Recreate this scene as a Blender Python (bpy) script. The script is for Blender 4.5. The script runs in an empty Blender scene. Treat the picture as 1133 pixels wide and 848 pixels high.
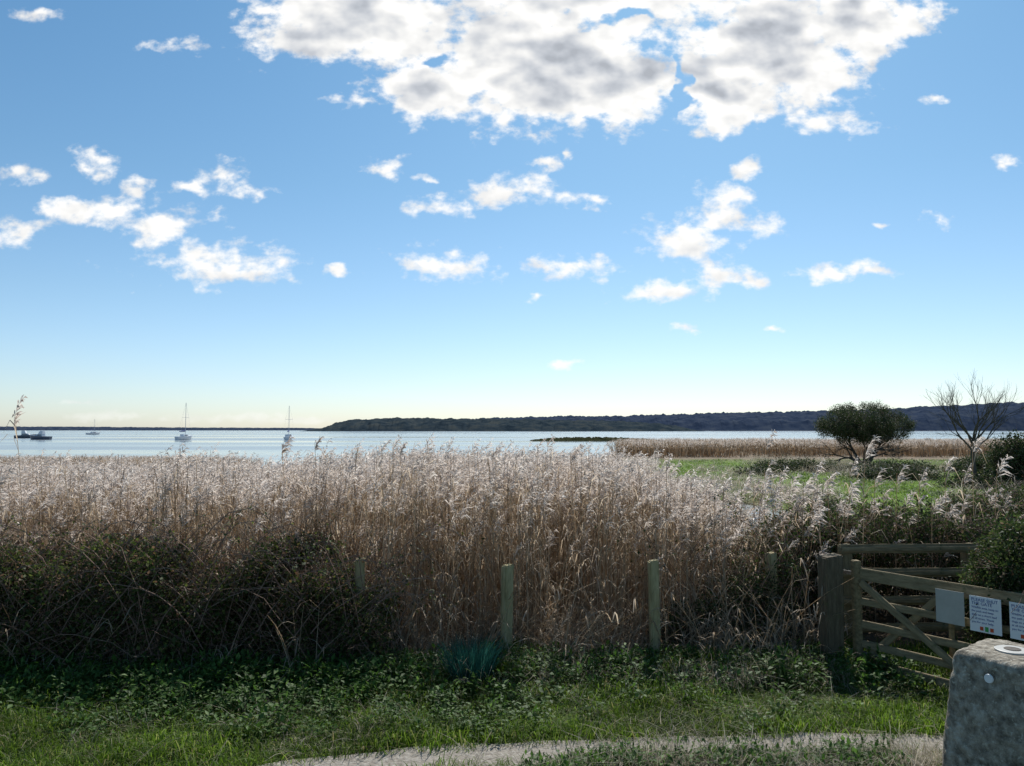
import bpy, math, random, bmesh
import numpy as np
from mathutils import Vector, Matrix, Euler, noise as mn
random.seed(7)
R=random.uniform; rad=math.radians
scene=bpy.context.scene
scene.view_settings.view_transform='Standard'
scene.view_settings.look='None'
scene.view_settings.exposure=0

# ---------------------------------------------------------------- helpers
class MB:
    def __init__(s): s.v=[]; s.f=[]; s.m=[]
    def face(s,pts,m=0):
        n=len(s.v); s.v+= [tuple(p) for p in pts]; s.f.append(tuple(range(n,n+len(pts)))); s.m.append(m)
    def ribbon(s,pts,ws,side,m=0):
        n=len(s.v)
        for p,w in zip(pts,ws):
            s.v.append(tuple(p-side*w*.5)); s.v.append(tuple(p+side*w*.5))
        for i in range(len(pts)-1):
            a=n+2*i; s.f.append((a,a+1,a+3,a+2)); s.m.append(m)
    def tube(s,pts,rs,k=3,m=0,cap=False):
        n=len(s.v); N=len(pts)
        for i,p in enumerate(pts):
            d=(pts[min(i+1,N-1)]-pts[max(i-1,0)])
            if d.length<1e-9: d=Vector((0,0,1))
            d.normalize()
            a=d.cross(Vector((0,1,0)) if abs(d.y)<.9 else Vector((1,0,0))).normalized(); b=d.cross(a)
            for j in range(k):
                t=2*math.pi*j/k
                s.v.append(tuple(p+(a*math.cos(t)+b*math.sin(t))*rs[i]))
        for i in range(N-1):
            for j in range(k):
                q=n+i*k; s.f.append((q+j,q+(j+1)%k,q+k+(j+1)%k,q+k+j)); s.m.append(m)
        if cap:
            s.f.append(tuple(n+j for j in range(k))); s.m.append(m)
            s.f.append(tuple(n+(N-1)*k+j for j in range(k))); s.m.append(m)
    def leaf(s,p,d,up,L,W,m=0):
        side=d.cross(up)
        if side.length<1e-4: side=Vector((1,0,0))
        side.normalize(); nn=side.cross(d).normalized()
        n=len(s.v)
        s.v+= [tuple(p),tuple(p+d*L*.45+side*W*.5+nn*L*.08),tuple(p+d*L),tuple(p+d*L*.45-side*W*.5+nn*L*.08)]
        s.f.append((n,n+1,n+2)); s.f.append((n,n+2,n+3)); s.m+=[m,m]
    def mesh(s,name,mats,smooth=False):
        me=bpy.data.meshes.new(name); me.from_pydata(s.v,[],s.f)
        for mt in mats: me.materials.append(mt)
        me.polygons.foreach_set('material_index',s.m)
        if smooth: me.polygons.foreach_set('use_smooth',[True]*len(s.f))
        me.update(); return me
def link(o,parent=None):
    scene.collection.objects.link(o)
    if parent: o.parent=parent
    return o
def obj(name,me,parent=None,loc=(0,0,0),rot=(0,0,0)):
    o=bpy.data.objects.new(name,me); o.location=loc; o.rotation_euler=rot
    return link(o,parent)
def empty(name,loc=(0,0,0),rot=(0,0,0),parent=None):
    o=bpy.data.objects.new(name,None); o.location=loc; o.rotation_euler=rot
    o.empty_display_size=.1
    return link(o,parent)
def rv():
    while True:
        v=Vector((R(-1,1),R(-1,1),R(-1,1)))
        if .05<v.length<1: return v.normalized()
def vnoise(x,y,seed=0):
    x=np.asarray(x,float); y=np.asarray(y,float)
    xi=np.floor(x).astype(np.int64); yi=np.floor(y).astype(np.int64); fx=x-xi; fy=y-yi
    fx=fx*fx*(3-2*fx); fy=fy*fy*(3-2*fy)
    def h(a,b):
        n=(a*374761393+b*668265263+seed*144665)&0x7fffffff
        n=((n^(n>>13))*1274126177)&0x7fffffff
        return ((n^(n>>16))&0xffff)/65535.
    return (h(xi,yi)*(1-fx)+h(xi+1,yi)*fx)*(1-fy)+(h(xi,yi+1)*(1-fx)+h(xi+1,yi+1)*fx)*fy
def fbm(x,y,seed=0,o=4):
    s=0;a=.5;t=0
    for i in range(o):
        s=s+a*vnoise(x*2**i,y*2**i,seed+i*17); t+=a; a*=.5
    return s/t
def fb(x,y,seed=0,o=4): return float(fbm(np.array(float(x)),np.array(float(y)),seed,o))
def ss(a,b,x):
    t=np.clip((x-a)/(b-a),0,1); return t*t*(3-2*t)

# ---------------------------------------------------------------- materials
def newmat(name):
    m=bpy.data.materials.new(name); m.use_nodes=True
    nt=m.node_tree; nt.nodes.clear(); return m,nt,nt.nodes,nt.links
def ramp(N,cols):
    r=N.new('ShaderNodeValToRGB'); e=r.color_ramp.elements
    while len(e)<len(cols): e.new(.5)
    for i,(p,c) in enumerate(cols): e[i].position=p; e[i].color=(*c,1)
    return r
def plantmat(name,cols,trans=.4,rough=.6,tint=1.3,patch=None):
    """thin plant tissue: every blade/leaf its own tone, optional patchiness over the ground"""
    m,nt,N,L=newmat(name)
    g=N.new('ShaderNodeNewGeometry')
    r=ramp(N,cols); L.new(g.outputs['Random Per Island'],r.inputs[0]); col=r.outputs[0]
    if patch:
        tc=N.new('ShaderNodeTexCoord'); no=N.new('ShaderNodeTexNoise'); no.inputs['Scale'].default_value=patch[0]; no.inputs['Detail'].default_value=3
        L.new(tc.outputs['Object'],no.inputs['Vector'])
        mr=N.new('ShaderNodeMapRange'); mr.inputs[1].default_value=.35; mr.inputs[2].default_value=.65; mr.inputs[3].default_value=0; mr.inputs[4].default_value=1
        L.new(no.outputs[0],mr.inputs[0])
        mc=N.new('ShaderNodeMix'); mc.data_type='RGBA'; mc.blend_type='MULTIPLY'; mc.inputs[0].default_value=1
        r2=ramp(N,[(0,patch[1]),(1,patch[2])]); L.new(mr.outputs[0],r2.inputs[0])
        L.new(col,mc.inputs[6]); L.new(r2.outputs[0],mc.inputs[7]); col=mc.outputs[2]
    b=N.new('ShaderNodeBsdfPrincipled'); b.inputs['Roughness'].default_value=rough
    b.inputs['Specular IOR Level'].default_value=.3
    t=N.new('ShaderNodeBsdfTranslucent'); mi=N.new('ShaderNodeMixShader'); mi.inputs[0].default_value=trans
    gm=N.new('ShaderNodeVectorMath'); gm.operation='SCALE'; gm.inputs['Scale'].default_value=tint
    L.new(col,gm.inputs[0]); L.new(gm.outputs[0],t.inputs['Color']); L.new(col,b.inputs['Base Color'])
    L.new(b.outputs[0],mi.inputs[1]); L.new(t.outputs[0],mi.inputs[2])
    o=N.new('ShaderNodeOutputMaterial'); L.new(mi.outputs[0],o.inputs[0]); return m
def surfmat(name,cols,scale=8,rough=.8,bump=.3,stretch=(1,1,1),detail=8,metal=0,speck=None,dist=.02,spec=.4):
    m,nt,N,L=newmat(name)
    tc=N.new('ShaderNodeTexCoord'); mp=N.new('ShaderNodeMapping'); mp.inputs['Scale'].default_value=stretch
    no=N.new('ShaderNodeTexNoise'); no.inputs['Scale'].default_value=scale; no.inputs['Detail'].default_value=detail; no.inputs['Roughness'].default_value=.65
    L.new(tc.outputs['Object'],mp.inputs[0]); L.new(mp.outputs[0],no.inputs['Vector'])
    r=ramp(N,cols); L.new(no.outputs[0],r.inputs[0]); col=r.outputs[0]
    if speck:
        n2=N.new('ShaderNodeTexNoise'); n2.inputs['Scale'].default_value=speck[0]; n2.inputs['Detail'].default_value=6; n2.inputs['Roughness'].default_value=.7
        L.new(tc.outputs['Object'],n2.inputs['Vector'])
        mr=N.new('ShaderNodeMapRange'); mr.inputs[1].default_value=speck[1]; mr.inputs[2].default_value=speck[1]+.08; mr.inputs[4].default_value=.8
        L.new(n2.outputs[0],mr.inputs[0])
        mc=N.new('ShaderNodeMix'); mc.data_type='RGBA'; L.new(mr.outputs[0],mc.inputs[0]); L.new(col,mc.inputs[6]); mc.inputs[7].default_value=(*speck[2],1)
        col=mc.outputs[2]
    b=N.new('ShaderNodeBsdfPrincipled'); b.inputs['Roughness'].default_value=rough; b.inputs['Metallic'].default_value=metal
    b.inputs['Specular IOR Level'].default_value=spec
    L.new(col,b.inputs['Base Color'])
    bp=N.new('ShaderNodeBump'); bp.inputs['Strength'].default_value=bump; bp.inputs['Distance'].default_value=dist
    L.new(no.outputs[0],bp.inputs['Height']); L.new(bp.outputs[0],b.inputs['Normal'])
    o=N.new('ShaderNodeOutputMaterial'); L.new(b.outputs[0],o.inputs[0]); return m

M_stem=plantmat('reed_stem',[(0,(.34,.26,.18)),(.5,(.61,.49,.345)),(1,(.77,.66,.51))],.45,tint=1.15,patch=(.9,(.80,.76,.72),(1,.97,.93)))
M_rleaf=plantmat('reed_leaf',[(0,(.33,.26,.18)),(.6,(.57,.46,.34)),(1,(.74,.63,.49))],.5,tint=1.15,patch=(.9,(.80,.77,.73),(1,.98,.95)))
M_plume=plantmat('reed_plume',[(0,(.48,.41,.355)),(.6,(.70,.625,.565)),(1,(.82,.77,.71))],.55,tint=1.2,patch=(1.1,(.84,.81,.78),(1,1,1)))
M_grass=plantmat('grass_blade',[(0,(.05,.10,.010)),(.6,(.115,.205,.016)),(.88,(.19,.29,.04)),(1,(.38,.32,.17))],.5,tint=1.4,patch=(1.1,(.50,.50,.46),(1.,1.,.9)))
M_dry=plantmat('dry_grass_blade',[(0,(.18,.15,.10)),(.6,(.36,.31,.23)),(1,(.56,.50,.40))],.4)
M_rush=plantmat('rush_blade',[(0,(.010,.05,.040)),(.8,(.022,.11,.085)),(1,(.06,.2,.15))],.3)
M_bramble=plantmat('bramble_leaf',[(0,(.04,.06,.016)),(.5,(.075,.11,.025)),(.78,(.15,.18,.045)),(.84,(.14,.08,.045)),(1,(.26,.16,.10))],.4,tint=1.4,patch=(1.6,(.6,.58,.52),(1,1,1)))
M_ivy=plantmat('hedge_leaf',[(0,(.03,.052,.015)),(.6,(.06,.10,.025)),(.9,(.12,.155,.05)),(.93,(.13,.09,.05)),(1,(.22,.16,.10))],.35,patch=(1.6,(.65,.63,.58),(1,1,1)))
M_weed=plantmat('weed_leaf',[(0,(.035,.075,.012)),(.7,(.065,.14,.022)),(1,(.13,.22,.05))],.4)
M_tree=plantmat('evergreen_leaf',[(0,(.02,.038,.012)),(.6,(.04,.062,.02)),(1,(.08,.10,.035))],.3)
M_cane=surfmat('bramble_cane',[(.3,(.15,.085,.06)),(.7,(.28,.18,.13))],20)
M_bark=surfmat('bark',[(.3,(.05,.04,.03)),(.7,(.13,.11,.085))],6)
M_wood=surfmat('weathered_wood',[(.25,(.085,.065,.033)),(.5,(.20,.155,.08)),(.75,(.31,.25,.14))],5,.85,.5,(6,6,1),speck=(9,.60,(.10,.10,.045)))
M_woodh=surfmat('weathered_rail',[(.25,(.09,.07,.036)),(.5,(.23,.18,.10)),(.75,(.35,.285,.165))],5,.85,.5,(1,6,6),speck=(9,.60,(.11,.11,.05)))
M_postw=surfmat('old_post_wood',[(.25,(.16,.13,.06)),(.5,(.36,.30,.155)),(.75,(.50,.43,.25))],5,.85,.5,(6,6,1),speck=(7,.60,(.24,.23,.09)))
M_postd=surfmat('gate_post_wood',[(.25,(.05,.038,.022)),(.5,(.12,.092,.055)),(.75,(.20,.16,.10))],5,.85,.6,(6,6,1),speck=(7,.58,(.10,.10,.045)))
M_conc=surfmat('lichen_concrete',[(.32,(.09,.077,.058)),(.44,(.21,.185,.145)),(.54,(.33,.295,.235)),(.68,(.50,.46,.38))],15,.95,.8,detail=14,speck=(34,.57,(.55,.53,.44)),dist=.05,spec=.15)
M_white=surfmat('white_plate',[(.3,(.70,.72,.74)),(.7,(.8,.8,.8))],3,.4,0)
M_grey=surfmat('grey_plate',[(.3,(.36,.35,.31)),(.7,(.46,.45,.40))],6,.5,.05)
M_blue=surfmat('blue_print',[(.3,(.02,.06,.25)),(.7,(.03,.08,.3))],3,.5,0)
M_red=surfmat('red_print',[(.3,(.5,.05,.02)),(.7,(.55,.1,.03))],3,.5,0)
M_green=surfmat('green_print',[(.3,(.05,.3,.08)),(.7,(.05,.35,.08))],3,.5,0)
M_metal=surfmat('galvanised_steel',[(.3,(.3,.3,.3)),(.7,(.45,.45,.45))],12,.45,.1,metal=.8)
M_hull=surfmat('gelcoat',[(.3,(.65,.66,.68)),(.7,(.75,.76,.78))],2,.3,0)
M_hulld=surfmat('dark_hull',[(.3,(.08,.10,.14)),(.7,(.12,.13,.16))],2,.3,0)
M_alu=surfmat('mast_aluminium',[(.3,(.40,.42,.45)),(.7,(.55,.57,.60))],3,.4,0)
M_sail=surfmat('sail_cover',[(.3,(.03,.06,.2)),(.7,(.05,.08,.25))],3,.7,0)
M_glass=surfmat('cabin_window',[(.3,(.02,.02,.03)),(.7,(.03,.03,.04))],3,.1,0)
M_hill=surfmat('wooded_hill',[(.38,(.022,.034,.060)),(.5,(.036,.050,.080)),(.62,(.055,.068,.092))],.045,1,0,detail=10,spec=0)  # bluish atmospheric haze painted into the base colour of the far woods
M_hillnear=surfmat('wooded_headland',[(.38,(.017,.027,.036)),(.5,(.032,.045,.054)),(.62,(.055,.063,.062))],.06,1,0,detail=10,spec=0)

# ---------------------------------------------------------------- camera
cam=bpy.data.cameras.new('camera'); co=bpy.data.objects.new('camera',cam); link(co)
co.location=(0,0,2.6); co.rotation_euler=(rad(93.4),0,0)
cam.sensor_width=36; cam.lens=27.33; cam.clip_start=.1; cam.clip_end=12000
scene.camera=co

# ---------------------------------------------------------------- sun
AZ=rad(14); EL=rad(48)
sd=Vector((math.sin(AZ)*math.cos(EL),math.cos(AZ)*math.cos(EL),math.sin(EL)))
sl=bpy.data.lights.new('sun','SUN'); sl.energy=5; sl.angle=rad(.5); sl.color=(1,.965,.91)
so=bpy.data.objects.new('sun',sl); link(so); so.rotation_euler=(-sd).to_track_quat('-Z','Y').to_euler(); so.location=(0,0,50)

# ---------------------------------------------------------------- world sky with clouds (functions of sky direction)
w=bpy.data.worlds.new('World'); scene.world=w; w.use_nodes=True
nt=w.node_tree; N=nt.nodes; L=nt.links; N.clear()
sky=N.new('ShaderNodeTexSky'); sky.sky_type='NISHITA'; sky.sun_disc=False
sky.sun_elevation=EL; sky.sun_rotation=AZ; sky.air_density=1.0; sky.dust_density=.5; sky.ozone_density=1.5
def math_(op,a,b=None,c=None,clamp=False):
    n=N.new('ShaderNodeMath'); n.operation=op; n.use_clamp=clamp
    for i,x in enumerate((a,b,c)):
        if x is None: continue
        if isinstance(x,(int,float)): n.inputs[i].default_value=x
        else: L.new(x,n.inputs[i])
    return n.outputs[0]
def vm(op,a,b=None,c=None,out=0):
    n=N.new('ShaderNodeVectorMath'); n.operation=op
    for i,x in enumerate((a,b,c)):
        if x is None: continue
        if isinstance(x,tuple): n.inputs[i].default_value=x
        else: L.new(x,n.inputs[i])
    return n.outputs[out]
def smap(x,a,b,c=0,d=1):
    n=N.new('ShaderNodeMapRange'); n.interpolation_type='SMOOTHSTEP'
    L.new(x,n.inputs[0]); n.inputs[1].default_value=a; n.inputs[2].default_value=b; n.inputs[3].default_value=c; n.inputs[4].default_value=d
    return n.outputs[0]
tc=N.new('ShaderNodeTexCoord'); sp=N.new('ShaderNodeSeparateXYZ'); L.new(tc.outputs['Generated'],sp.inputs[0])
yy=math_('MAXIMUM',sp.outputs[1],.05)
X=math_('MULTIPLY',math_('DIVIDE',sp.outputs[0],yy),860.); Z=math_('MULTIPLY',math_('DIVIDE',sp.outputs[2],yy),860.)
cb=N.new('ShaderNodeCombineXYZ'); L.new(X,cb.inputs[0]); L.new(Z,cb.inputs[1]); P=cb.outputs[0]
def noise(vec,scale,detail,rough=.6,out=0,dist=0):
    n=N.new('ShaderNodeTexNoise'); n.noise_dimensions='2D'; n.inputs['Scale'].default_value=1; n.inputs['Detail'].default_value=detail; n.inputs['Roughness'].default_value=rough
    n.inputs['Distortion'].default_value=dist
    L.new(vm('MULTIPLY',vec,scale),n.inputs['Vector']); return n.outputs[out]
wn=noise(P,(1/40.,1/30.,0),3,.55,1)
Pw=vm('MULTIPLY_ADD',vm('SUBTRACT',wn,(.5,.5,.5)),(40,18,0),P)
wn2=noise(P,(1/90.,1/70.,0),2,.5,1)
Pb=vm('MULTIPLY_ADD',vm('SUBTRACT',wn2,(.5,.5,.5)),(100,70,0),Pw)
def union(lst,PP,flat=0):
    acc=None
    for cx,cy,rx,ry in lst:
        l=vm('LENGTH',vm('MULTIPLY_ADD',PP,(1/rx,1/ry,0),(-cx/rx,-cy/ry,0)),out=1)
        acc=l if acc is None else math_('MINIMUM',acc,l)
    return math_('SUBTRACT',1,acc)
BIG=[(-175,468,140,50),(30,418,162,80),(-80,385,80,42),(125,385,76,52),(60,520,330,75),(290,432,124,82),(235,385,54,44),(395,470,78,52),(-60,560,400,60)]
NEG=[(112,470,36,12),(196,382,12,38),(-84,418,30,10)]
SM=[(70,350,20,12),(345,348,60,17),(-141,290,22,13),(-93,281,16,7),(-66,250,50,14),(-20,262,48,16),(20,274,42,16),(38,299,18,12),(64,310,10,12),
 (60,262,34,10),(96,258,20,10),(-80,184,56,20),(74,181,46,16),(22,148,14,7),(50,72,20,6),(200,212,60,24),(248,232,55,16),(240,262,36,20),(268,288,16,13),
 (180,156,56,13),(235,173,38,16),(268,165,19,12),(194,112,19,7),(292,113,15,5),(352,174,54,12),(405,178,30,9),(479,235,18,10),(418,227,11,4),
 (556,302,22,9),(-332,184,88,24),(-350,194,44,20),(-398,229,64,25),(-440,243,38,24),(-492,250,44,17),(-466,297,27,18),(-328,282,32,19),(-300,268,30,10),(-556,288,24,15),
 (-551,222,40,17),(-426,270,16,16),(-381,436,42,10),(-366,272,18,8),(-196,176,12,6),(-541,473,36,8),(-170,372,40,9),(474,370,18,6)]
LOW=[(-440,15,80,7),(-330,13,110,7),(-480,28,26,4),(-230,10,90,5),(100,12,90,4),(420,14,90,5)]
mb=union(BIG,Pb); mneg=None
for cx,cy,rx,ry in NEG:
    l=vm('LENGTH',vm('MULTIPLY_ADD',Pb,(1/rx,1/ry,0),(-cx/rx,-cy/ry,0)),out=1)
    q=math_('SUBTRACT',1,l,clamp=True); mneg=q if mneg is None else math_('ADD',mneg,q)
mbig=math_('SUBTRACT',math_('ADD',mb,.05),math_('MULTIPLY',mneg,.9))
msm=union(SM,Pw)
n1=noise(P,(1/46.,1/32.,0),7,.54)
ns=noise(P,(1/50.,1/34.,0),3,.45)
ns2=noise(vm('ADD',P,(3,10,0)),(1/50.,1/34.,0),3,.45)
n3=noise(P,(1/18.,1/12.,0),5,.55)
nlo=noise(P,(1/95.,1/55.,0),2,.5)
nn=math_('SUBTRACT',math_('ADD',math_('MULTIPLY',n1,.62),math_('MULTIPLY',n3,.38)),.5)
db=math_('MULTIPLY_ADD',nn,1.9,mbig)
ds=math_('MULTIPLY_ADD',nn,4.2,math_('ADD',msm,.08))
ab=smap(db,-.08,.40); as_=smap(ds,-.05,1.1)
lowm=math_('MULTIPLY_ADD',nn,3.,union(LOW,Pw)); al=math_('MULTIPLY',smap(lowm,.0,1.1),.35)
alpha=math_('MAXIMUM',math_('MAXIMUM',ab,as_),al)
rel=math_('SUBTRACT',ns,ns2)
core=smap(math_('MULTIPLY_ADD',math_('SUBTRACT',nlo,.5),2.2,mb),.20,1.15)
c0=math_('SUBTRACT',1.02,math_('MULTIPLY',core,.44))
lum=math_('MINIMUM',math_('MAXIMUM',math_('ADD',math_('ADD',c0,math_('MULTIPLY',rel,.8)),math_('MULTIPLY',nn,.25)),.50),1.06)
tint=N.new('ShaderNodeMix'); tint.data_type='RGBA'; tint.inputs[6].default_value=(.90,.96,1.06,1); tint.inputs[7].default_value=(1,.995,.98,1)
L.new(smap(lum,.5,1.0),tint.inputs[0])
cc=N.new('ShaderNodeVectorMath'); cc.operation='SCALE'; L.new(tint.outputs[2],cc.inputs[0]); L.new(lum,cc.inputs['Scale'])
def skybg():
    r=ramp(N,[(0,(.68,.77,.95)),(.06,(.63,.73,.87)),(.16,(.57,.70,.78)),(.3,(.49,.68,.74)),(.5,(.42,.67,.75)),(1,(.40,.62,.68))])
    L.new(sp.outputs[2],r.inputs[0])
    v=vm('MULTIPLY',sky.outputs[0],r.outputs[0])
    bg=N.new('ShaderNodeBackground'); bg.inputs[1].default_value=.15; L.new(v,bg.inputs[0]); return bg
bg=skybg()
bc=N.new('ShaderNodeBackground'); bc.inputs[1].default_value=1.0; L.new(cc.outputs[0],bc.inputs[0])
mx=N.new('ShaderNodeMixShader'); L.new(alpha,mx.inputs[0]); L.new(bg.outputs[0],mx.inputs[1]); L.new(bc.outputs[0],mx.inputs[2])
inw=math_('MULTIPLY',math_('MULTIPLY',math_('GREATER_THAN',sp.outputs[1],.06),math_('LESS_THAN',math_('ABSOLUTE',X),800.)),
          math_('MULTIPLY',math_('LESS_THAN',Z,760.),math_('GREATER_THAN',Z,-2.)))
bg2=skybg()
mo=N.new('ShaderNodeMixShader'); L.new(inw,mo.inputs[0]); L.new(bg2.outputs[0],mo.inputs[1]); L.new(mx.outputs[0],mo.inputs[2])
wo=N.new('ShaderNodeOutputWorld'); L.new(mo.outputs[0],wo.inputs[0])
try:
    w.cycles.sampling_method='MANUAL'; w.cycles.sample_map_resolution=256
except Exception as e: print(e)

# ---------------------------------------------------------------- ground
def pathc(x): return 6.50-.05*np.minimum(x-1.5,0)**2
def landmask(x,y):
    n=fbm(x/9.,y/9.,3)-.5
    r=x/np.maximum(y,1)
    lim=np.where(r>.10, 34+ (ss(.10,.17,r))*130, 34.)
    lim=np.where(r<-.30, 34+ss(-.30,-.38,r)*30, lim)
    lim=np.where(y<1,1000,lim)
    m=ss(-3,3,lim+n*10*(lim/40.)-y)
    pool=1-ss(.8,1.1,np.sqrt(((x-7.3)/1.7)**2+((y-25)/4.0)**2)+n*.6)
    p2=1-ss(.8,1.1,np.sqrt(((x+5)/5)**2+((y-29)/2.5)**2)+n*.6)
    return np.clip(m-pool-p2,0,1)
def gh(x,y):
    m=landmask(x,y)
    b=(fbm(x/1.3,y/1.3,5)-.5)*.10+(fbm(x/6.,y/6.,8)-.5)*.08
    b=b+.25*ss(5.95,5.4,y)*ss(-.4,.8,x)
    return b*m-.9*(1-m)
n=430
t=np.linspace(-1,1,n)
xs=2*np.sinh(t*8.4); ys=2*np.sinh(np.linspace(-2.5,8.4,n))+7
GX,GY=np.meshgrid(xs,ys); GZ=gh(GX,GY)
vv=np.stack([GX.ravel(),GY.ravel(),GZ.ravel()],1)
ii=np.arange(n*n).reshape(n,n)
ff=np.stack([ii[:-1,:-1],ii[:-1,1:],ii[1:,1:],ii[1:,:-1]],-1).reshape(-1,4)
me=bpy.data.meshes.new('ground'); me.from_pydata(vv.tolist(),[],ff.tolist())
col=np.zeros((n*n,4)); col[:,3]=1
gx,gy=GX.ravel(),GY.ravel(); r=gx/np.maximum(gy,1)
grass=np.array([.05,.062,.022]); mud=np.array([.15,.115,.078]); marsh=np.array([.125,.205,.025]); brown=np.array([.22,.17,.12])
c=np.tile(mud,(n*n,1))
k=(1-ss(8.6,9.1,gy+(fbm(gx,gy,4)-.5)*.6))[:,None]; c=c*(1-k)+grass*k
k=(ss(15,18,gy)*ss(.08,.13,r))[:,None]; c=c*(1-k)+marsh*k
nb=fbm(gx/5.,gy/9.,21)
k=(ss(25,29,gy)*ss(.08,.13,r)*ss(.50,.60,nb)*.75)[:,None]; c=c*(1-k)+brown*k
k=(ss(60,70,gy))[:,None]; c=c*(1-k)+brown*k
col[:,:3]=c
ca=me.color_attributes.new('zone','FLOAT_COLOR','POINT'); ca.data.foreach_set('color',col.ravel())
me.polygons.foreach_set('use_smooth',[True]*len(ff))
m,nt2,N2,L2=newmat('marsh_ground')
at=N2.new('ShaderNodeVertexColor'); at.layer_name='zone'
no=N2.new('ShaderNodeTexNoise'); no.inputs['Scale'].default_value=3; no.inputs['Detail'].default_value=8; no.inputs['Roughness'].default_value=.7
tcg=N2.new('ShaderNodeTexCoord'); L2.new(tcg.outputs['Object'],no.inputs['Vector'])
mr=N2.new('ShaderNodeMapRange'); mr.inputs[1].default_value=.3; mr.inputs[2].default_value=.7; mr.inputs[3].default_value=.45; mr.inputs[4].default_value=1.5
L2.new(no.outputs[0],mr.inputs[0])
sc=N2.new('ShaderNodeVectorMath'); sc.operation='SCALE'; L2.new(at.outputs[0],sc.inputs[0]); L2.new(mr.outputs[0],sc.inputs['Scale'])
b=N2.new('ShaderNodeBsdfPrincipled'); b.inputs['Roughness'].default_value=.95; b.inputs['Specular IOR Level'].default_value=.1; L2.new(sc.outputs[0],b.inputs['Base Color'])
bp=N2.new('ShaderNodeBump'); bp.inputs['Distance'].default_value=.05; bp.inputs['Strength'].default_value=.6; L2.new(no.outputs[0],bp.inputs['Height']); L2.new(bp.outputs[0],b.inputs['Normal'])
o=N2.new('ShaderNodeOutputMaterial'); L2.new(b.outputs[0],o.inputs[0]); me.materials.append(m)
obj('ground',me)

# water
m,nt2,N2,L2=newmat('estuary_water')
tcg=N2.new('ShaderNodeTexCoord'); mp=N2.new('ShaderNodeMapping'); mp.inputs['Scale'].default_value=(.5,1.2,1); L2.new(tcg.outputs['Object'],mp.inputs[0])
no=N2.new('ShaderNodeTexNoise'); no.inputs['Scale'].default_value=1.2; no.inputs['Detail'].default_value=6; L2.new(mp.outputs[0],no.inputs['Vector'])
bp=N2.new('ShaderNodeBump'); bp.inputs['Distance'].default_value=.10; bp.inputs['Strength'].default_value=.22; L2.new(no.outputs[0],bp.inputs['Height'])
n4=N2.new('ShaderNodeTexNoise'); n4.inputs['Scale'].default_value=.02; n4.inputs['Detail'].default_value=5
mp2=N2.new('ShaderNodeMapping'); mp2.inputs['Scale'].default_value=(.25,1.6,1); L2.new(tcg.outputs['Object'],mp2.inputs[0]); L2.new(mp2.outputs[0],n4.inputs['Vector'])
rr=N2.new('ShaderNodeMapRange'); rr.inputs[1].default_value=.35; rr.inputs[2].default_value=.65; rr.inputs[3].default_value=.05; rr.inputs[4].default_value=.32; L2.new(n4.outputs[0],rr.inputs[0])
b=N2.new('ShaderNodeBsdfPrincipled'); b.inputs['Base Color'].default_value=(.27,.285,.28,1); b.inputs['IOR'].default_value=1.33
L2.new(rr.outputs[0],b.inputs['Roughness']); L2.new(bp.outputs[0],b.inputs['Normal'])
o=N2.new('ShaderNodeOutputMaterial'); L2.new(b.outputs[0],o.inputs[0])
B=MB(); B.face([Vector((-6000,10,0)),Vector((6000,10,0)),Vector((6000,7500,0)),Vector((-6000,7500,0))])
obj('water',B.mesh('water',[m]),loc=(0,0,-.14))

# path
px=np.linspace(-4.5,5.2,140); B=MB(); rows=[]
for i,x in enumerate(px):
    wdt=.22+.08*(fb(x*1.7,.3,2)-.5)*2
    row=[]
    for j in range(7):
        y=float(pathc(x))+wdt*(j/3.-1)+ (fb(x*3.,j,12)-.5)*.08
        row.append(len(B.v)); B.v.append((x,y,float(gh(np.array(x),np.array(y)))+.012))
    rows.append(row)
for a,b_ in zip(rows[:-1],rows[1:]):
    for j in range(6): B.f.append((a[j],b_[j],b_[j+1],a[j+1])); B.m.append(0)
M_path=surfmat('gravel_path',[(.3,(.16,.135,.11)),(.5,(.30,.265,.22)),(.7,(.44,.41,.355))],30,.95,1.0)
obj('gravel_path',B.mesh('gravel_path',[M_path],True))

# ---------------------------------------------------------------- scattering
_cache={}
def arrs(me):
    if me.name in _cache: return _cache[me.name]
    nv=len(me.vertices); co_=np.empty(nv*3,np.float32); me.vertices.foreach_get('co',co_)
    li=np.empty(len(me.loops),np.int32); me.loops.foreach_get('vertex_index',li)
    ls=np.empty(len(me.polygons),np.int32); me.polygons.foreach_get('loop_start',ls)
    mi=np.empty(len(me.polygons),np.int32); me.polygons.foreach_get('material_index',mi)
    _cache[me.name]=(co_.reshape(-1,3),li,ls,mi); return _cache[me.name]
def bake(name,ms,P,Rt,S,parent=None):
    """one merged mesh built from many placed clumps"""
    V=[];LI=[];LS=[];MI=[]; vo=0; lo=0
    for p,rt,s in zip(P,Rt,S):
        co_,li,ls,mi=arrs(random.choice(ms))
        M=np.array(Euler(rt).to_matrix(),dtype=np.float32)
        V.append((co_*np.array(s,np.float32))@M.T+np.array(p,np.float32)); LI.append(li+vo); LS.append(ls+lo); MI.append(mi)
        vo+=len(co_); lo+=len(li)
    V=np.concatenate(V);LI=np.concatenate(LI);LS=np.concatenate(LS);MI=np.concatenate(MI)
    me=bpy.data.meshes.new(name); me.vertices.add(len(V)); me.loops.add(len(LI)); me.polygons.add(len(LS))
    me.vertices.foreach_set('co',V.ravel()); me.loops.foreach_set('vertex_index',LI); me.polygons.foreach_set('loop_start',LS)
    for mt in ms[0].materials: me.materials.append(mt)
    me.polygons.foreach_set('material_index',MI)
    me.update(calc_edges=True)
    return obj(name,me,parent)
def H(x,y): return float(gh(np.array(float(x)),np.array(float(y))))

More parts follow.
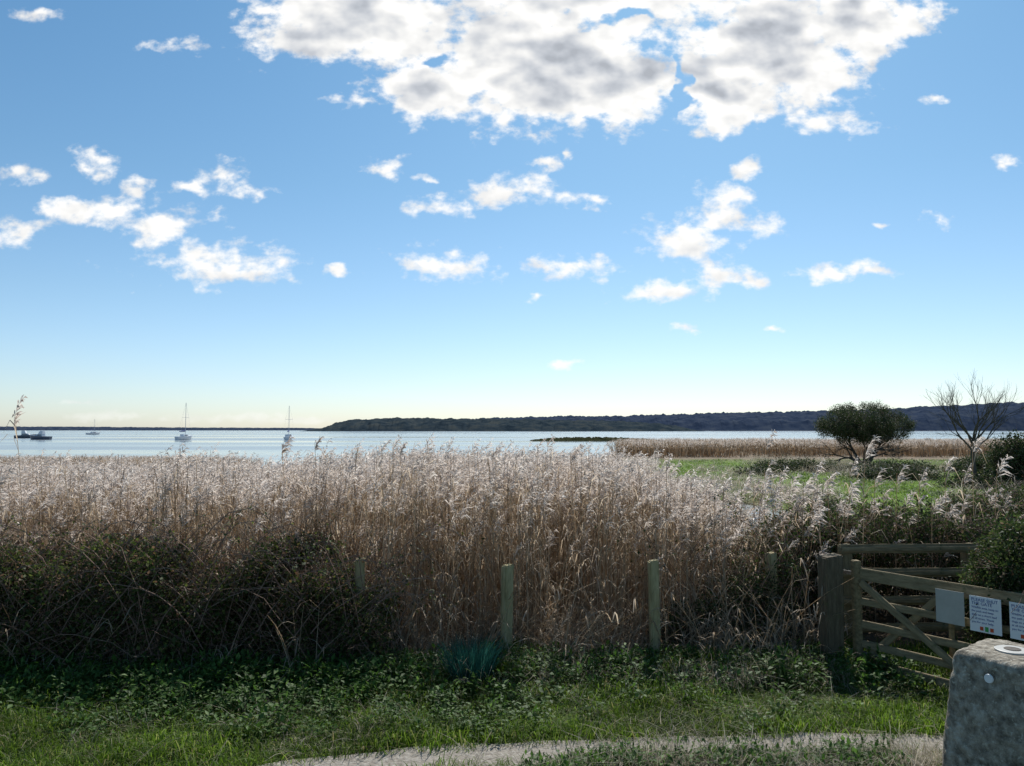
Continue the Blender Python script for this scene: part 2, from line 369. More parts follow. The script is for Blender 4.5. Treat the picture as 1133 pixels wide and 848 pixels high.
# reeds
def reed(B,bx,by,Hh,lean=.06,plume=True,leaves=4,rs=.005,wind=.8,tmin=.3,npl=18,seg=5,pw=.014):
    a=R(0,6.28)
    dx,dy=math.cos(a)*lean*Hh,math.sin(a)*lean*Hh
    pts=[]
    for i in range(seg+1):
        t=i/seg; pts.append(Vector((bx+dx*t*(.4+.6*t)+R(-.006,.006),by+dy*t*(.4+.6*t)+R(-.006,.006),Hh*t*(1-.15*lean*t))))
    B.tube(pts,[rs*(1-.55*(i/seg)**2) for i in range(seg+1)],3,0)
    for i in range(leaves):
        t=R(tmin,.92); k=min(seg-1,int(t*seg)); p=pts[k].lerp(pts[k+1],t*seg-k)
        a2=R(0,6.28); d=Vector((math.cos(a2)+wind*.5,math.sin(a2),0)).normalized(); Ln=R(.2,.4); up=R(.6,1.8)
        q=[p,p+d*Ln*.22+Vector((0,0,Ln*.35*up)),p+d*Ln*.5+Vector((0,0,Ln*.45*up)),p+d*Ln*.85+Vector((0,0,Ln*(.2*up-R(0,.3))))]
        s=d.cross(Vector((0,0,1))).normalized(); s=(s+Vector((0,0,R(-.6,.6)))).normalized()
        B.ribbon(q,[.008,.012,.009,.002],s,1)
    if plume:
        top=pts[-1]; Lp=R(.18,.34); pd=Vector((wind+R(-.5,.5),R(-.6,.6),0)).normalized()
        for i in range(npl):
            t=i/(npl-1.); st=top+Vector((0,0,-Lp*.45+Lp*.7*t))+pd*(.10*t*t)
            l2=Lp*(.52-.3*t)*R(.5,1.2); d=(pd*R(.2,1)+Vector((R(-.6,.6),R(-.6,.6),R(.1,.9)))).normalized()
            q=[st,st+d*l2*.55,st+d*l2+Vector((0,0,-l2*R(.1,.6)))]
            B.ribbon(q,[.004,pw,.003],rv(),2)
RM=[M_stem,M_rleaf,M_plume]
C_reed=[]
for i in range(14):
    B=MB()
    for j in range(21):
        rr_=.38*math.sqrt(random.random()); a=R(0,6.28)
        ln=R(.02,.10) if random.random()<.8 else R(.15,.45)
        reed(B,rr_*math.cos(a),rr_*math.sin(a),R(1.62,2.16) if random.random()<.8 else R(1.1,1.6),ln,random.random()<.82,3,npl=20)
    C_reed.append(B.mesh(f'reed_clump_{i}',RM))
C_reedf=[]
for i in range(8):
    B=MB()
    for j in range(11):
        rr_=.42*math.sqrt(random.random()); a=R(0,6.28)
        reed(B,rr_*math.cos(a),rr_*math.sin(a),R(1.4,2.12),R(.02,.1),True,1,rs=.009,tmin=.5,npl=6,seg=2)
    C_reedf.append(B.mesh(f'far_reed_clump_{i}',RM))
C_stalk=[]
for i in range(8):
    B=MB()
    for j in range(12):
        rr_=.30*math.sqrt(random.random()); a=R(0,6.28)
        reed(B,rr_*math.cos(a),rr_*math.sin(a),R(.6,1.6),R(.05,.7),False,2,tmin=.1)
    C_stalk.append(B.mesh(f'dead_stalks_{i}',RM))
C_single=[]
for i in range(6):
    B=MB(); reed(B,0,0,2.0,R(.03,.1),True,5,rs=.005,npl=34,pw=.018); C_single.append(B.mesh(f'single_reed_{i}',RM))

P_=[];Rt=[];S=[]
def reset():
    global P_,Rt,S
    P_=[];Rt=[];S=[]
def addp(x,y,sx,sz,tilt=.05,z=None,rz=None):
    P_.append((x,y,(H(x,y)-.02) if z is None else z)); Rt.append((R(-tilt,tilt),R(-tilt,tilt),R(-.5,.5) if rz is None else rz)); S.append((sx,sx,sz))
y=9.6
while y<30:
    step=.33+.036*(y-9.6)
    x=-.78*y
    while x<.275*y:
        xx=x+R(-.2,.2); yy_=y+R(-.2,.2); r_=xx/yy_
        slope=.033 if r_>-.17 else .033+.011*min(1,(-.17-r_)/.12)
        slope+= .009*fb(xx/1.5,yy_/1.5,31)
        drop=0.
        if r_>.14: drop=(5.0*(r_-.14))*(yy_/10)
        ztop=2.66-slope*yy_ - drop + .34*(fb(xx/.9,yy_/.9,33)-.5)
        if ztop>.75 and landmask(np.array(xx),np.array(yy_))>.3 and fb(xx*1.3,yy_*1.3,37)>.32:
            addp(xx,yy_,1+.04*(y-9.6),ztop/2.08*R(.90,1.05))
        x+=step*1.2
    y+=step
bake('reed_bed',C_reed,P_,Rt,S); nreed=len(P_)
posts=[(-1.72,8.9),(-.07,8.88),(1.62,8.92),(3.1,9.45)]
reset()
for i in range(150):
    x=R(-6.8,3.5); yv=R(8.75,9.6) if x>-1.7 else R(9.1,9.6)
    if any(abs(x-a)<.28 for a,_ in posts[:3]): yv=R(9.35,9.6)
    addp(x,yv,R(.9,1.3),R(.5,.95) if x<-1.7 else R(.3,.8),.25,rz=R(0,6.28))
for i in range(20):
    addp(R(-6.8,-2),R(8.3,8.8),R(.8,1.2),R(.4,.85),.3,rz=R(0,6.28))
bake('dead_reed_stalks',C_stalk,P_,Rt,S)
reset()
for (px_,zt,d) in [(38,3.02,9.3),(355,2.62,9.6),(325,2.6,9.8),(860,2.66,9.8),(907,2.3,9.6),(946,2.55,9.7),(1072,2.62,10.2),(880,2.1,9.6),(1045,2.35,10.1),(828,2.1,9.7),(14,2.2,9.2),(205,2.4,9.6),(735,2.35,9.7),(795,2.1,9.6),
    (815,2.05,9.7),(870,2.2,9.8),(892,2.05,9.9),(918,2.15,10.),(930,2.3,10.1),(962,2.15,9.9),(985,2.2,10.),(1012,2.15,10.2),(1060,2.2,10.1),(1092,2.3,10.2),(843,2.25,9.8),(640,2.5,9.7),(560,2.5,9.8),(452,2.5,9.8)]:
    addp((px_-566)/860*d,d,1.15,zt/2.1,.03)
for i in range(60): addp(R(2.5,7),R(9.5,11.5),1,R(1.2,1.95)/2.1,.15)
for i in range(70): addp(R(2.3,4.2),R(9.6,10.8),1,R(1.4,2.1)/2.1,.12)
bake('tall_reeds',C_single,P_,Rt,S)
reset()
for i in range(650):
    y=R(38,60); x=R(-.75,-.325-.02*random.random())*y
    if landmask(np.array(x),np.array(y))>.4: addp(x,y,2.8,(2.6-.034*y*R(.95,1.25))/2.05,.05)
bake('reed_bed',C_reedf,P_,Rt,S)
reset()
for i in range(2400):
    y=64+86*random.random()**1.2; x=R(.14,.9)*y
    lim=66+ 14*fb(x/12.,y/30.,41)
    if y>lim and landmask(np.array(x),np.array(y))>.4: addp(x,y,3.6,min(1.9,(2.6-.0095*y*R(.9,1.5)))/2.05*.85,.05)
bake('reed_bed',C_reedf,P_,Rt,S)

# grass
def grass_t(mat,nb,r0,h0,h1,wd=.006,lean=.5):
    B=MB()
    for j in range(nb):
        q=r0*math.sqrt(random.random()); a=R(0,6.28); p=Vector((q*math.cos(a),q*math.sin(a),-.01)); h=R(h0,h1); a=R(0,6.28)
        d=Vector((math.cos(a),math.sin(a),0)); le=R(.1,lean)
        s=Vector((-d.y,d.x,0)) if random.random()<.6 else rv()
        pts=[p,p+Vector((0,0,h*.5))+d*h*le*.25,p+Vector((0,0,h*.85))+d*h*le*.6,p+Vector((0,0,h*(1-.3*le)))+d*h*le*1.1]
        B.ribbon(pts,[wd,wd*.9,wd*.6,.001],s,0)
    return B.mesh('grass_tuft',[mat])
C_grass=[grass_t(M_grass,36,.13,.04,.16,.007,.9) for i in range(8)]
C_dry=[grass_t(M_dry,26,.14,.10,.42,.004,1.1) for i in range(6)]
def weed_t():
    B=MB()
    for j in range(34):
        p=Vector((R(-.13,.13),R(-.13,.13),R(.01,.16))); d=Vector((R(-1,1),R(-1,1),R(-.3,.5))).normalized()
        B.leaf(p,d,Vector((0,0,1)),R(.03,.07),R(.02,.04),0)
        if j%3==0: B.tube([Vector((p.x*.5,p.y*.5,0)),p],[.002,.0015],3,0)
    return B.mesh('weed_tuft',[M_weed])
C_weed=[weed_t() for i in range(6)]
reset()
for i in range(8500):
    y=R(5.1,9.2); x=R(-.78,.75)*y
    pc=float(pathc(x)); dp=abs(y-pc)
    if x>-4.3 and dp<.13+.18*fb(x*2.,y*2.,51): continue
    f=fb(x*1.1,y*1.4,53)
    k=.35+1.5*max(0,f-.25)
    if fb(x*.8+9,y*1.1,57)<.40: k*=.4
    if y>8.2: k*=1.4
    if y<pc: k*=.75
    addp(x,y,R(.9,1.3),k*R(.7,1.5),.25,rz=R(0,6.28))
bake('grass',C_grass,P_,Rt,S)
reset()
for i in range(460):
    x=R(.1,2.7); y=R(5.2,5.85); addp(x,y,R(.8,1.2),R(.25,1.0)*(.45+.45*math.sin(min(3.1,x*1.15))),.45,rz=R(0,6.28))
for i in range(110):
    x=R(2.4,3.3); y=R(5.0,5.9); addp(x,y,1,R(.3,.9),.3,rz=R(0,6.28))
for i in range(650):
    x=R(-6.8,3.4); y=R(8.0,9.3); addp(x,y,1.1,R(.3,.9),.6,rz=R(0,6.28))
for i in range(320):
    y=R(5.9,8.4); x=R(-.75,.6)*y
    if abs(y-float(pathc(x)))>.2 and fb(x*.7,y,95)>.47: addp(x,y,1.1,R(.12,.35),.5,rz=R(0,6.28))
bake('dry_grass',C_dry,P_,Rt,S)
reset()
for i in range(1600):
    x=R(-6.6,4.2); y=8.5-abs(random.gauss(0,.5)) + (0.25 if x>-.5 else -.05)
    if x>-1 and random.random()<.45: continue
    addp(x,y,R(.6,1.4),R(.6,1.8),.3,rz=R(0,6.28))
for i in range(380):
    addp(R(0.1,2.6),R(5.2,5.88),R(.5,.9),R(.6,1.5),.3,rz=R(0,6.28))
for i in range(420):
    y=R(6.7,8); x=R(-.7,.35)*y
    if fb(x*.9,y,91)>.50: addp(x,y,R(.6,1.1),R(.5,1.3),.3,rz=R(0,6.28))
bake('weeds',C_weed,P_,Rt,S)
B=MB()
for j in range(1000):
    a=R(0,6.28); q=.17*math.sqrt(random.random()); p=Vector((q*math.cos(a),q*math.sin(a),0)); h=R(.20,.48); le=q/.17*R(.2,.8)+R(0,.15)
    d=Vector((math.cos(a+R(-.7,.7)),math.sin(a+R(-.7,.7)),0))
    B.ribbon([p,p+Vector((0,0,h*.5))+d*h*le*.35,p+Vector((0,0,h*.85))+d*h*le*.62,p+Vector((0,0,h))+d*h*le*.9],[.005,.005,.004,.001],rv(),0)
obj('rush_clump',B.mesh('rush_clump',[M_rush]),loc=(-.42,8.15,H(-.42,8.15)-.01))
reset()
for i in range(1100):
    y=R(27,66); x=R(.12,.8)*y
    if landmask(np.array(x),np.array(y))>.5 and fb(x/5.,y/9.,21)>.52: addp(x,y,4.5,R(.8,2.),.1,rz=R(0,6.28))
bake('marsh_tussocks',C_dry,P_,Rt,S)
reset()
for i in range(2000):
    y=R(20,66); x=R(.1,.8)*y
    if landmask(np.array(x),np.array(y))>.5: addp(x,y,5,R(.6,1.6),.1,rz=R(0,6.28))
bake('marsh_grass',C_grass,P_,Rt,S)

# leafy clumps
def leaf_t(mat,nb,r0,l0,l1,twig=7):
    B=MB()
    for j in range(nb):
        p=rv()*r0*random.random()**.5; d=(rv()+Vector((0,0,-.2))).normalized()
        B.leaf(p,d,(rv()+Vector((0,0,1))),R(l0,l1),R(l0,l1)*.7,0)
    for j in range(twig):
        a=rv()*r0*.4; e=rv()*r0*1.45; B.tube([a,a.lerp(e,.5)+rv()*.03,e],[.004,.003,.0015],3,1)
    return B.mesh('leaf_clump',[mat,M_cane])
C_bram=[leaf_t(M_bramble,60,.22,.03,.065) for i in range(8)]
C_ivy=[leaf_t(M_ivy,66,.22,.03,.055) for i in range(8)]
C_bush=[leaf_t(M_ivy,90,.22,.035,.06,2) for i in range(8)]
C_tree=[leaf_t(M_tree,90,.34,.05,.10) for i in range(8)]
def cane(B,x,y,z0,span,hgt,az,r=.0055):
    pts=[]; n_=9
    for i in range(n_):
        t=i/(n_-1.); pts.append(Vector((x+math.cos(az)*span*t,y+math.sin(az)*span*t*.35,z0+hgt*math.sin(t*math.pi*.82)**.9 if t>0 else z0))+rv()*.02)
    B.tube(pts,[r*(1-.6*i/(n_-1.)) for i in range(n_)],3,0)
    for i in range(12):
        k=random.randrange(2,n_-1); B.leaf(pts[k]+rv()*.04,rv(),Vector((0,0,1)),R(.03,.055),R(.02,.04),1)
def addb(x,y,z,s): P_.append((x,y,z)); Rt.append((R(0,6),R(0,6),R(0,6))); S.append((s,s,s))
hb=empty('bramble_hedge')
reset()
for i in range(3300):
    x=R(-7.2,-1.4); y=R(8.35,9.35)
    top=1.2+.50*(fb(x*.9,1.,61)-.5)*2 - .50*max(0,(x+2.4)/.6)
    if top<.1: continue
    z=R(.05,1)*top
    if fb(x*2.2,z*2.6+y,63)<.43: continue
    if z<.4 and random.random()<.4: continue
    addb(x,y+(z-.5)*.15,z,R(.5,1.1))
bake('leaves',C_bram,P_,Rt,S,hb)
B=MB()
for i in range(280):
    x=R(-7,-1.2); az=random.choice([0,math.pi])+R(-.5,.5)
    cane(B,x,R(8.2,9.3),R(0,.6),R(.4,1.7),R(.4,1.15),az)
for x,s_,h_ in [(-3.9,1.6,1.4),(-3.6,1.2,1.25),(-3.3,1.4,1.2),(-6.4,1.4,1.2),(-5.2,1.6,1.25),(-4.6,1.1,1.25)]:
    cane(B,x,8.6,.35,s_,h_,0,.008)
obj('canes',B.mesh('canes',[M_cane,M_bramble]),hb)
he=empty('hedge')
reset()
for i in range(4700):
    x=R(2.45,9.8); y=R(9.75,12.2)
    top=(1.30 if x>3.6 else 1.30-(3.6-x)*.5)+.42*(fb(x*1.1,y*.8,71)-.5)*2+.06*max(0,x-4)
    z=R(.03,1)**.7*top
    if fb(x*2.2+5,z*2.6+y,73)<.43: continue
    addb(x,y,z,R(.6,1.15))
for i in range(260):
    x=R(1.8,3.4); y=R(9.2,9.7); z=R(.05,.25+.5*(x-1.7)); addb(x,y,z,R(.5,.9))
bake('leaves',C_ivy,P_,Rt,S,he)
B=MB()
for i in range(230):
    x=R(2.0,9); cane(B,x,R(9.3,9.8) if x<3.4 else R(9.8,12),R(.2,1.0),R(.4,1.3),R(.3,.95),random.choice([0,math.pi])+R(-.5,.5))
obj('canes',B.mesh('canes',[M_cane,M_ivy]),he)
bu=empty('hedge_bush')
reset()
for i in range(2600):
    d=rv()*random.random()**.35
    x=5.45+d.x*.92; y=7.75+d.y*.7; z=.90+d.z*.86
    if fb(x*2.6,z*2.6,75)<.33 or z<.02: continue
    addb(x,y,z,R(.45,.8))
bake('leaves',C_bush,P_,Rt,S,bu)
B=MB()
for i in range(22): cane(B,5.5+R(-.7,.7),7.75+R(-.5,.5),R(.3,.9),R(.3,.9),R(.4,.95),R(0,6.28))
obj('branches',B.mesh('branches',[M_cane,M_ivy]),bu)
sc_=empty('scrub')
reset()
def blob(cx,cy,rx,ry,h,nn_):
    for i in range(nn_):
        d=rv()*random.random()**.4; xx=cx+d.x*rx; hh=h*(.5+1.0*fb(xx*1.2,cy,99))
        addb(xx,cy+d.y*ry,max(0.0,abs(d.z)*hh*.8),R(.8,1.7))
for cx,cy,rx,ry,h,nn_ in [(17.5,48,3.0,1.2,.6,110),(14.5,44,2,.8,.3,35),(19.5,40,2.6,1,.5,90),(22.8,35,1.3,1.2,2.7,220),(24.8,36,1.6,1.2,1.8,170),(20.9,35,1.8,1,.6,80),(27,37,2,1.5,1.8,150),(22,46,3,1,.6,100),(25,32,2,1,.9,110),(29,47,3,1,1.2,130),(35,55,4,1.5,1.3,130)]: blob(cx,cy,rx,ry,h,nn_)
bake('leaves',C_tree,P_,Rt,S,sc_)

# ---------------------------------------------------------------- trees
def grow(B,p,d,L_,r0,depth,tips,spread=.55,up=.15,k=3,fl=None):
    n_=4; pts=[p]; q=p.copy(); dd=d.copy()
    for i in range(n_):
        dd=(dd+rv()*.16+Vector((0,0,up*.3))).normalized(); q=q+dd*L_/n_; pts.append(q.copy())
    r1=r0*.62
    B.tube(pts,[r0+(r1-r0)*i/n_ for i in range(n_+1)],5 if depth>3 else 3,0)
    if depth==0: return
    for i in range(k):
        a=rv(); nd=(dd+a*spread*R(.8,1.5)+Vector((0,0,up)))
        if fl: nd.z*=fl
        st=pts[random.choice([2,3,4])] if i else pts[4]
        grow(B,st,nd.normalized(),L_*R(.62,.82),r1*R(.7,.95),depth-1,tips,spread,up,k,fl)
te=empty('evergreen_tree',(25.3,56,0))
B=MB()
for a in [(-.5,.9),(.35,.95),(.0,1.),(.8,.8),(-.9,.75)]:
    grow(B,Vector((R(-.1,.1),0,-.1)),Vector((a[0],R(-.3,.3),a[1])).normalized(),1.35,.15,4,[],.6,.02,3,.8)
obj('trunk',B.mesh('trunk',[M_bark]),te)
reset()
for i in range(950):
    d=rv()*random.random()**.38
    x=d.x*3.4; y=d.y*2.6; z=2.9+d.z*(1.6 if d.z>0 else 1.35)
    z-= .30*max(0,(abs(x)-1.4))*(1 if d.z>0 else 0)*.6
    if mn.noise(Vector((x*.9,y*.9,z*1.3+11)))<-.14: continue
    addb(x,y,z,R(.7,1.2))
bake('foliage',C_tree,P_,Rt,S,te)
bt=empty('bare_tree',(20.7,35,0)); B2=MB()
tr=[Vector((0,0,-.1)),Vector((.03,0,.7)),Vector((-.03,.02,1.5)),Vector((.02,0,2.2))]
B2.tube(tr,[.13,.10,.085,.075],6,0)
for i in range(8):
    a=i*2.4; st=tr[2].lerp(tr[3],i/7.)
    grow(B2,st,Vector((math.cos(a)*.85,math.sin(a)*.8,1.0)).normalized(),1.05,.048,4,[],.45,.16,3)
obj('branches',B2.mesh('branches',[M_bark]),bt)

# ---------------------------------------------------------------- distant land
def ridge(name,mat,r0,r1,D,depth,prof,nx=700,bump=3.):
    B=MB(); ny=9; idx=[]
    for i in range(nx+1):
        r_=r0+(r1-r0)*i/nx; row=[]
        hpx=np.interp(r_,[a for a,b in prof],[b for a,b in prof])
        for j in range(ny+1):
            t=j/ny; y=D+depth*t; x=r_*(D+depth*t*.6)
            hh=hpx*D/860.*(math.sin(min(t*1.25,1)*math.pi/2)**.6)*(1 if t<.9 else .6)
            hh+= (fb(x/9.,y/40.,81+j,4)-.45)*bump*2*min(1,hpx/5.)*(1 if t>0 else 0)
            row.append(len(B.v)); B.v.append((x,y,hh if t>0 else -.3))
        idx.append(row)
    for a,b_ in zip(idx[:-1],idx[1:]):
        for j in range(ny): B.f.append((a[j],b_[j],b_[j+1],a[j+1])); B.m.append(0)
    obj(name,B.mesh(name,[mat],False))
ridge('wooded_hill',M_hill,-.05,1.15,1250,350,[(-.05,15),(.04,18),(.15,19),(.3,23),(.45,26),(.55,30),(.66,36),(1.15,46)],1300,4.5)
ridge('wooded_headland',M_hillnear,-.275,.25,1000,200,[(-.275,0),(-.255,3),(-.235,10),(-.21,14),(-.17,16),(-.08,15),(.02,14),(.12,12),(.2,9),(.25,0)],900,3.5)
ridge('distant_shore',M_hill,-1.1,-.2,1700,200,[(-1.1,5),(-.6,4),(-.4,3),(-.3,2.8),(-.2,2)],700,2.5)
B=MB(); idx=[]
for i in range(91):
    t=i/90.; row=[]
    for j in range(9):
        u=j/8.; e=math.sin(math.pi*t)**.4*math.sin(math.pi*u)
        row.append(len(B.v)); B.v.append((4+31*t,180+8*u+R(-.3,.3),-.3+e*(.75+.5*random.random())))
    idx.append(row)
for a,b_ in zip(idx[:-1],idx[1:]):
    for j in range(8): B.f.append((a[j],b_[j],b_[j+1],a[j+1])); B.m.append(0)
obj('islet',B.mesh('islet',[surfmat('islet_scrub',[(.3,(.02,.025,.012)),(.7,(.06,.06,.03))],.5,spec=0)]))

# ---------------------------------------------------------------- boats
def boat(name,loc,rz,L_=8.,mast=10.,dark=False):
    e=empty(name,loc,(0,0,rz)); B=MB(); ns=14; idx=[]
    for i in range(ns+1):
        t=i/ns; hb_=L_*.155*(math.sin(math.pi*min(1,(t*.86+.14)))**.6) if t<1 else .02
        sh=.85+.35*t*t; row=[]
        for j in range(9):
            a=math.pi*j/8.; row.append(len(B.v))
            B.v.append((L_*(t-.5)+(.35*t if j in (0,8) else 0),hb_*math.cos(a)*(1 if j in(0,8) else .92), sh if j in (0,8) else sh-(sh+.3)*math.sin(a)**.7))
        idx.append(row)
    for a,b_ in zip(idx[:-1],idx[1:]):
        for j in range(8): B.f.append((a[j],b_[j],b_[j+1],a[j+1])); B.m.append(0)
        B.f.append((a[0],a[8],b_[8],b_[0])); B.m.append(0)
    B.f.append(tuple(idx[0])); B.m.append(0)
    obj('hull',B.mesh('hull',[M_hulld if dark else M_hull]),e)
    B=MB()
    def tb(x0,x1,w0,w1,z0,z1,m,ins=.12):
        b=[Vector((x0,-w0,z0)),Vector((x1,-w1,z0)),Vector((x1,w1,z0)),Vector((x0,w0,z0))]
        t=[Vector((x0+ins*.5,-w0+ins,z1)),Vector((x1-ins*4,-w1+ins,z1)),Vector((x1-ins*4,w1-ins,z1)),Vector((x0+ins*.5,w0-ins,z1))]
        for q in range(4): B.face([b[q],b[(q+1)%4],t[(q+1)%4],t[q]],m)
        B.face(t,m)
    tb(-L_*.15,L_*.25,L_*.1,L_*.07,.85,1.45,0)
    tb(-L_*.10,L_*.12,L_*.105,L_*.096,1.12,1.28,1,.01)
    if not mast: tb(-L_*.15,L_*.08,L_*.09,L_*.08,1.44,2.3,0)
    obj('cabin',B.mesh('cabin',[M_hull,M_glass]),e)
    if mast:
        B=MB(); mxp=L_*.08
        B.tube([Vector((mxp,0,.9)),Vector((mxp,0,mast))],[.065,.05],6,0,True)
        B.tube([Vector((mxp,0,2.1)),Vector((mxp-L_*.4,0,2.05))],[.06,.05],6,0,True)
        B.tube([Vector((mxp,-.9,mast*.6)),Vector((mxp,.9,mast*.6))],[.025,.025],4,0,True)
        for p in [(L_*.53,0,1.2),(-L_*.49,0,.95)]: B.tube([Vector((mxp,0,mast)),Vector(p)],[.008,.008],3,0)
        for s in (-1,1): B.tube([Vector((mxp,0,mast)),Vector((mxp,s*.9,mast*.6)),Vector((mxp,s*1.1,1))],[.008,.008,.008],3,0)
        obj('mast_and_rigging',B.mesh('mast_and_rigging',[M_alu]),e)
        B=MB(); B.tube([Vector((mxp-.15,0,2.3)),Vector((mxp-L_*.2,0,2.28)),Vector((mxp-L_*.4,0,2.18))],[.16,.14,.08],8,0,True)
        obj('furled_sail',B.mesh('furled_sail',[M_sail]),e)
wz=-.14
boat('sailing_yacht',(-85,202,wz),rad(80),6.5,9.6)
boat('sailing_yacht',(-56.5,197,wz),rad(100),7.5,8.7)
boat('sailing_yacht',(-215,400,wz),rad(70),8,8)
boat('motor_boat',(-124,205,wz),rad(170),6,0,True)
boat('motor_boat',(-150,240,wz),rad(5),6,0,True)

# ---------------------------------------------------------------- timber
def beam(name,p0,p1,wd,hg,mat,parent,bev=.008,wob=.0):
    p0=Vector(p0); p1=Vector(p1); d=p1-p0; Lb=d.length
    me=bpy.data.meshes.new(name)
    bm=bmesh.new(); bmesh.ops.create_cube(bm,size=1)
    bmesh.ops.scale(bm,vec=(Lb,wd,hg),verts=bm.verts)
    bmesh.ops.subdivide_edges(bm,edges=[e for e in bm.edges if abs((e.verts[0].co-e.verts[1].co).x)>Lb*.9],cuts=6)
    bmesh.ops.bevel(bm,geom=[e for e in bm.edges if len(e.link_faces)==2 and e.calc_face_angle()>1],offset=bev,segments=2,affect='EDGES')
    sd_=R(0,50)
    for v in bm.verts:
        v.co.y+=mn.noise(Vector((v.co.x*2+sd_,0,0)))*wob; v.co.z+=mn.noise(Vector((v.co.x*2+sd_,5,0)))*wob
    bm.to_mesh(me); bm.free(); me.materials.append(mat)
    o=bpy.data.objects.new(name,me); o.location=(p0+p1)/2
    xax=d.normalized(); zr=Vector((0,0,1)) if abs(xax.z)<.95 else Vector((0,1,0))
    yax=zr.cross(xax).normalized(); zax=xax.cross(yax)
    o.rotation_euler=Matrix((xax,yax,zax)).transposed().to_euler()
    return link(o,parent)
def post(name,x,y,h,w_,mat,parent=None,rz=0,tilt=(0,0)):
    base=H(x,y)-.15 if parent is None else -.15
    bm=bmesh.new(); bmesh.ops.create_cube(bm,size=1); bmesh.ops.scale(bm,vec=(w_,w_,h+.15),verts=bm.verts); bmesh.ops.translate(bm,vec=(0,0,(h+.15)/2),verts=bm.verts)
    bmesh.ops.subdivide_edges(bm,edges=[e for e in bm.edges if abs(e.verts[0].co.z-e.verts[1].co.z)>.5],cuts=9)
    bmesh.ops.bevel(bm,geom=[e for e in bm.edges if e.calc_face_angle()>1],offset=.012,segments=2,affect='EDGES')
    for v in bm.verts:
        if v.co.z>h: v.co.z+=v.co.x*.15
        v.co+=mn.noise_vector(v.co*5+Vector((x,y,0)))*.006
    me=bpy.data.meshes.new(name); bm.to_mesh(me); bm.free(); me.materials.append(mat)
    return obj(name,me,parent,(x,y,base),(tilt[0],tilt[1],rz))
for (x,y),h,rz,t_ in zip(posts,(1.12,1.07,1.13,1.12),(.2,.5,.1,.3),(0,.02,-.015,.01)):
    post('fence_post',x,y,h,.11,M_postw,None,rz,(0,t_))
post('gate_post',3.5,8.68,1.2,.2,M_postd,None,.15,(0,.01))
fe=empty('wooden_fence')
post('post',3.93,9.28,1.24,.13,M_wood,fe,.05); post('post_end',5.42,9.34,1.24,.13,M_wood,fe,.05)
for i,z in enumerate([1.20,.92,.60,.29]):
    beam(f'rail_{i+1}',(3.82,9.20,z),(5.9,9.25,z+.01),.07,.105,M_woodh,fe,.03,.01)
ge=empty('wooden_gate')
A=Vector((3.74,8.62,0)); Bq=Vector((4.85,6.98,0)); u=(Bq-A).normalized(); nrm=Vector((-u.y,u.x,0))
GL=(Bq-A).length
def gp(s,z,off=0): q=A+u*s+nrm*off; return (q.x,q.y,z)
beam('hanging_stile',gp(.03,.05),gp(.03,1.17),.075,.10,M_wood,ge)
beam('closing_stile',gp(GL-.03,.08),gp(GL-.03,1.10),.07,.075,M_wood,ge)
for i,(z,h_) in enumerate([(1.03,.13),(.74,.075),(.50,.075),(.29,.075),(.10,.085)]):
    beam(f'bar_{i+1}',gp(.08,z),gp(GL-.07,z),.03,h_,M_woodh,ge,.006,.004)
beam('brace_up',gp(.08,.10,.034),gp(.95,.96,.034),.028,.075,M_woodh,ge,.006)
beam('brace_down',gp(.10,.95,-.034),gp(1.35,.12,-.034),.028,.075,M_woodh,ge,.006)
beam('upright',gp(1.0,.08,.064),gp(1.0,1.04,.064),.028,.07,M_wood,ge,.006)
for z in (1.02,.18): beam('hinge',gp(-.14,z,0.03),gp(.35,z,.022),.008,.04,M_metal,ge,.002)
fs=-1 if (nrm.dot(Vector((0,-1,0)))<0) else 1
def sign(name,s0,s1,z0,z1,mat,off=.055,text=True):
    e=empty(name); o1=gp(s0,(z0+z1)/2,fs*off); o2=gp(s1,(z0+z1)/2,fs*off)
    beam('plate',o1,o2,.006,z1-z0,mat,e,.001)
    if text:
        yv=Vector((0,0,1)); on=nrm*fs
        xx=yv.cross(on); rev=xx.dot(u)<0
        rotm=Matrix((xx,yv,on)).transposed().to_euler()
        lines=['PLEASE SHUT','THE GATE','Wildlife area, keep to','the path and keep','dogs on a short lead','at all times. Thank','you for your help.']
        for i,tx in enumerate(lines):
            cu=bpy.data.curves.new('lettering','FONT'); cu.body=tx; cu.size=.040 if i<2 else .027; cu.align_x='LEFT'; cu.extrude=.0005; cu.materials.append(M_blue)
            q=Vector(gp((s1-.018) if rev else (s0+.018),z1-.045-.034*i,0))+on*(off+.0045)
            o=bpy.data.objects.new('lettering',cu); o.location=q; o.rotation_euler=rotm; link(o,e)
        for k_,mt in enumerate((M_red,M_green,M_red)):
            q0=Vector(gp(s0+.09+.045*k_,z0+.035,0))+on*(off+.005); q1=q0+u*.03
            beam('pictogram',q0,q1,.002,.035+.01*(k_%2),mt,e,.0005)
sign('blank_notice_board',.93,1.20,.71,1.03,M_grey,.085,False)
sign('gate_sign',1.25,1.53,.69,1.02,M_white,.085,True)
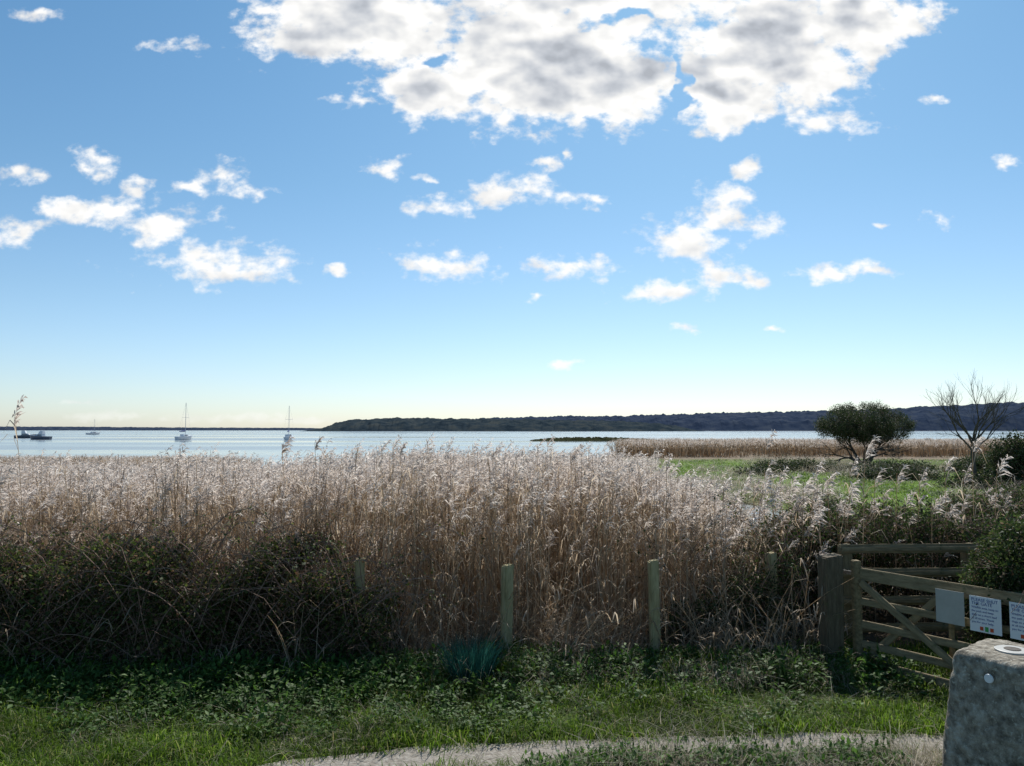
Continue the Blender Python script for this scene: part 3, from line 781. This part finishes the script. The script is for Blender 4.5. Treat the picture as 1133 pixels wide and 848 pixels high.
sign('gate_sign',1.60,1.84,.69,1.02,M_white,.085,True)

# ---------------------------------------------------------------- concrete pillar
pe=empty('concrete_pillar',(3.16,5.0,0),(0,0,rad(28)))
B=MB(); nr=90; na_=160; idx=[]
prof=[(-.1,.40)]+[(z,.395-.125*(z/1.2)) for z in np.linspace(0,1.15,nr)]+[(1.172,.266),(1.187,.255),(1.196,.237),(1.20,.2),(1.203,.12),(1.203,.05)]
for z,hw in prof:
    row=[]
    for j in range(na_):
        a=2*math.pi*j/na_; c_,s_=math.cos(a),math.sin(a); e_=4.5
        rr_=hw/((abs(c_)**e_+abs(s_)**e_)**(1/e_))
        d_=mn.fractal(Vector((c_*1.5,s_*1.5,z*3)),1,2,4)*.016+mn.noise(Vector((c_*5,s_*5,z*14)))*.006+mn.noise(Vector((c_*13,s_*13,z*34)))*.0035
        ch=mn.noise(Vector((c_*3+7,s_*3,z*8))); d_-= .02*max(0,ch-.25)
        rr_+=d_*(1 if hw>.2 else 0); row.append(len(B.v)); B.v.append((rr_*c_,rr_*s_,z+(d_*.6 if z>1.1 and hw>.2 else 0)))
    idx.append(row)
for a,b_ in zip(idx[:-1],idx[1:]):
    for j in range(na_): B.f.append((a[j],a[(j+1)%na_],b_[(j+1)%na_],b_[j])); B.m.append(0)
B.f.append(tuple(idx[-1])); B.m.append(0)
obj('shaft',B.mesh('shaft',[M_conc],True),pe)
B=MB()
B.tube([Vector((0,0,1.2)),Vector((0,0,1.212)),Vector((0,0,1.214))],[.10,.10,.095],28,0,True); B.tube([Vector((0,0,1.213)),Vector((0,0,1.218))],[.05,.045],20,1,True)
obj('top_plate',B.mesh('top_plate',[M_grey,M_bark]),pe)
B=MB(); B.tube([Vector((0,0,0)),Vector((0,0,.008))],[.028,.026],18,0,True)
bz=1.08; hw=.395-.125*(bz/1.2)
o=obj('marker_disc',B.mesh('marker_disc',[M_white]),pe); o.location=Vector((-hw-.008,-.02,bz)); o.rotation_euler=Vector((-1,0,0)).to_track_quat('Z','Y').to_euler()
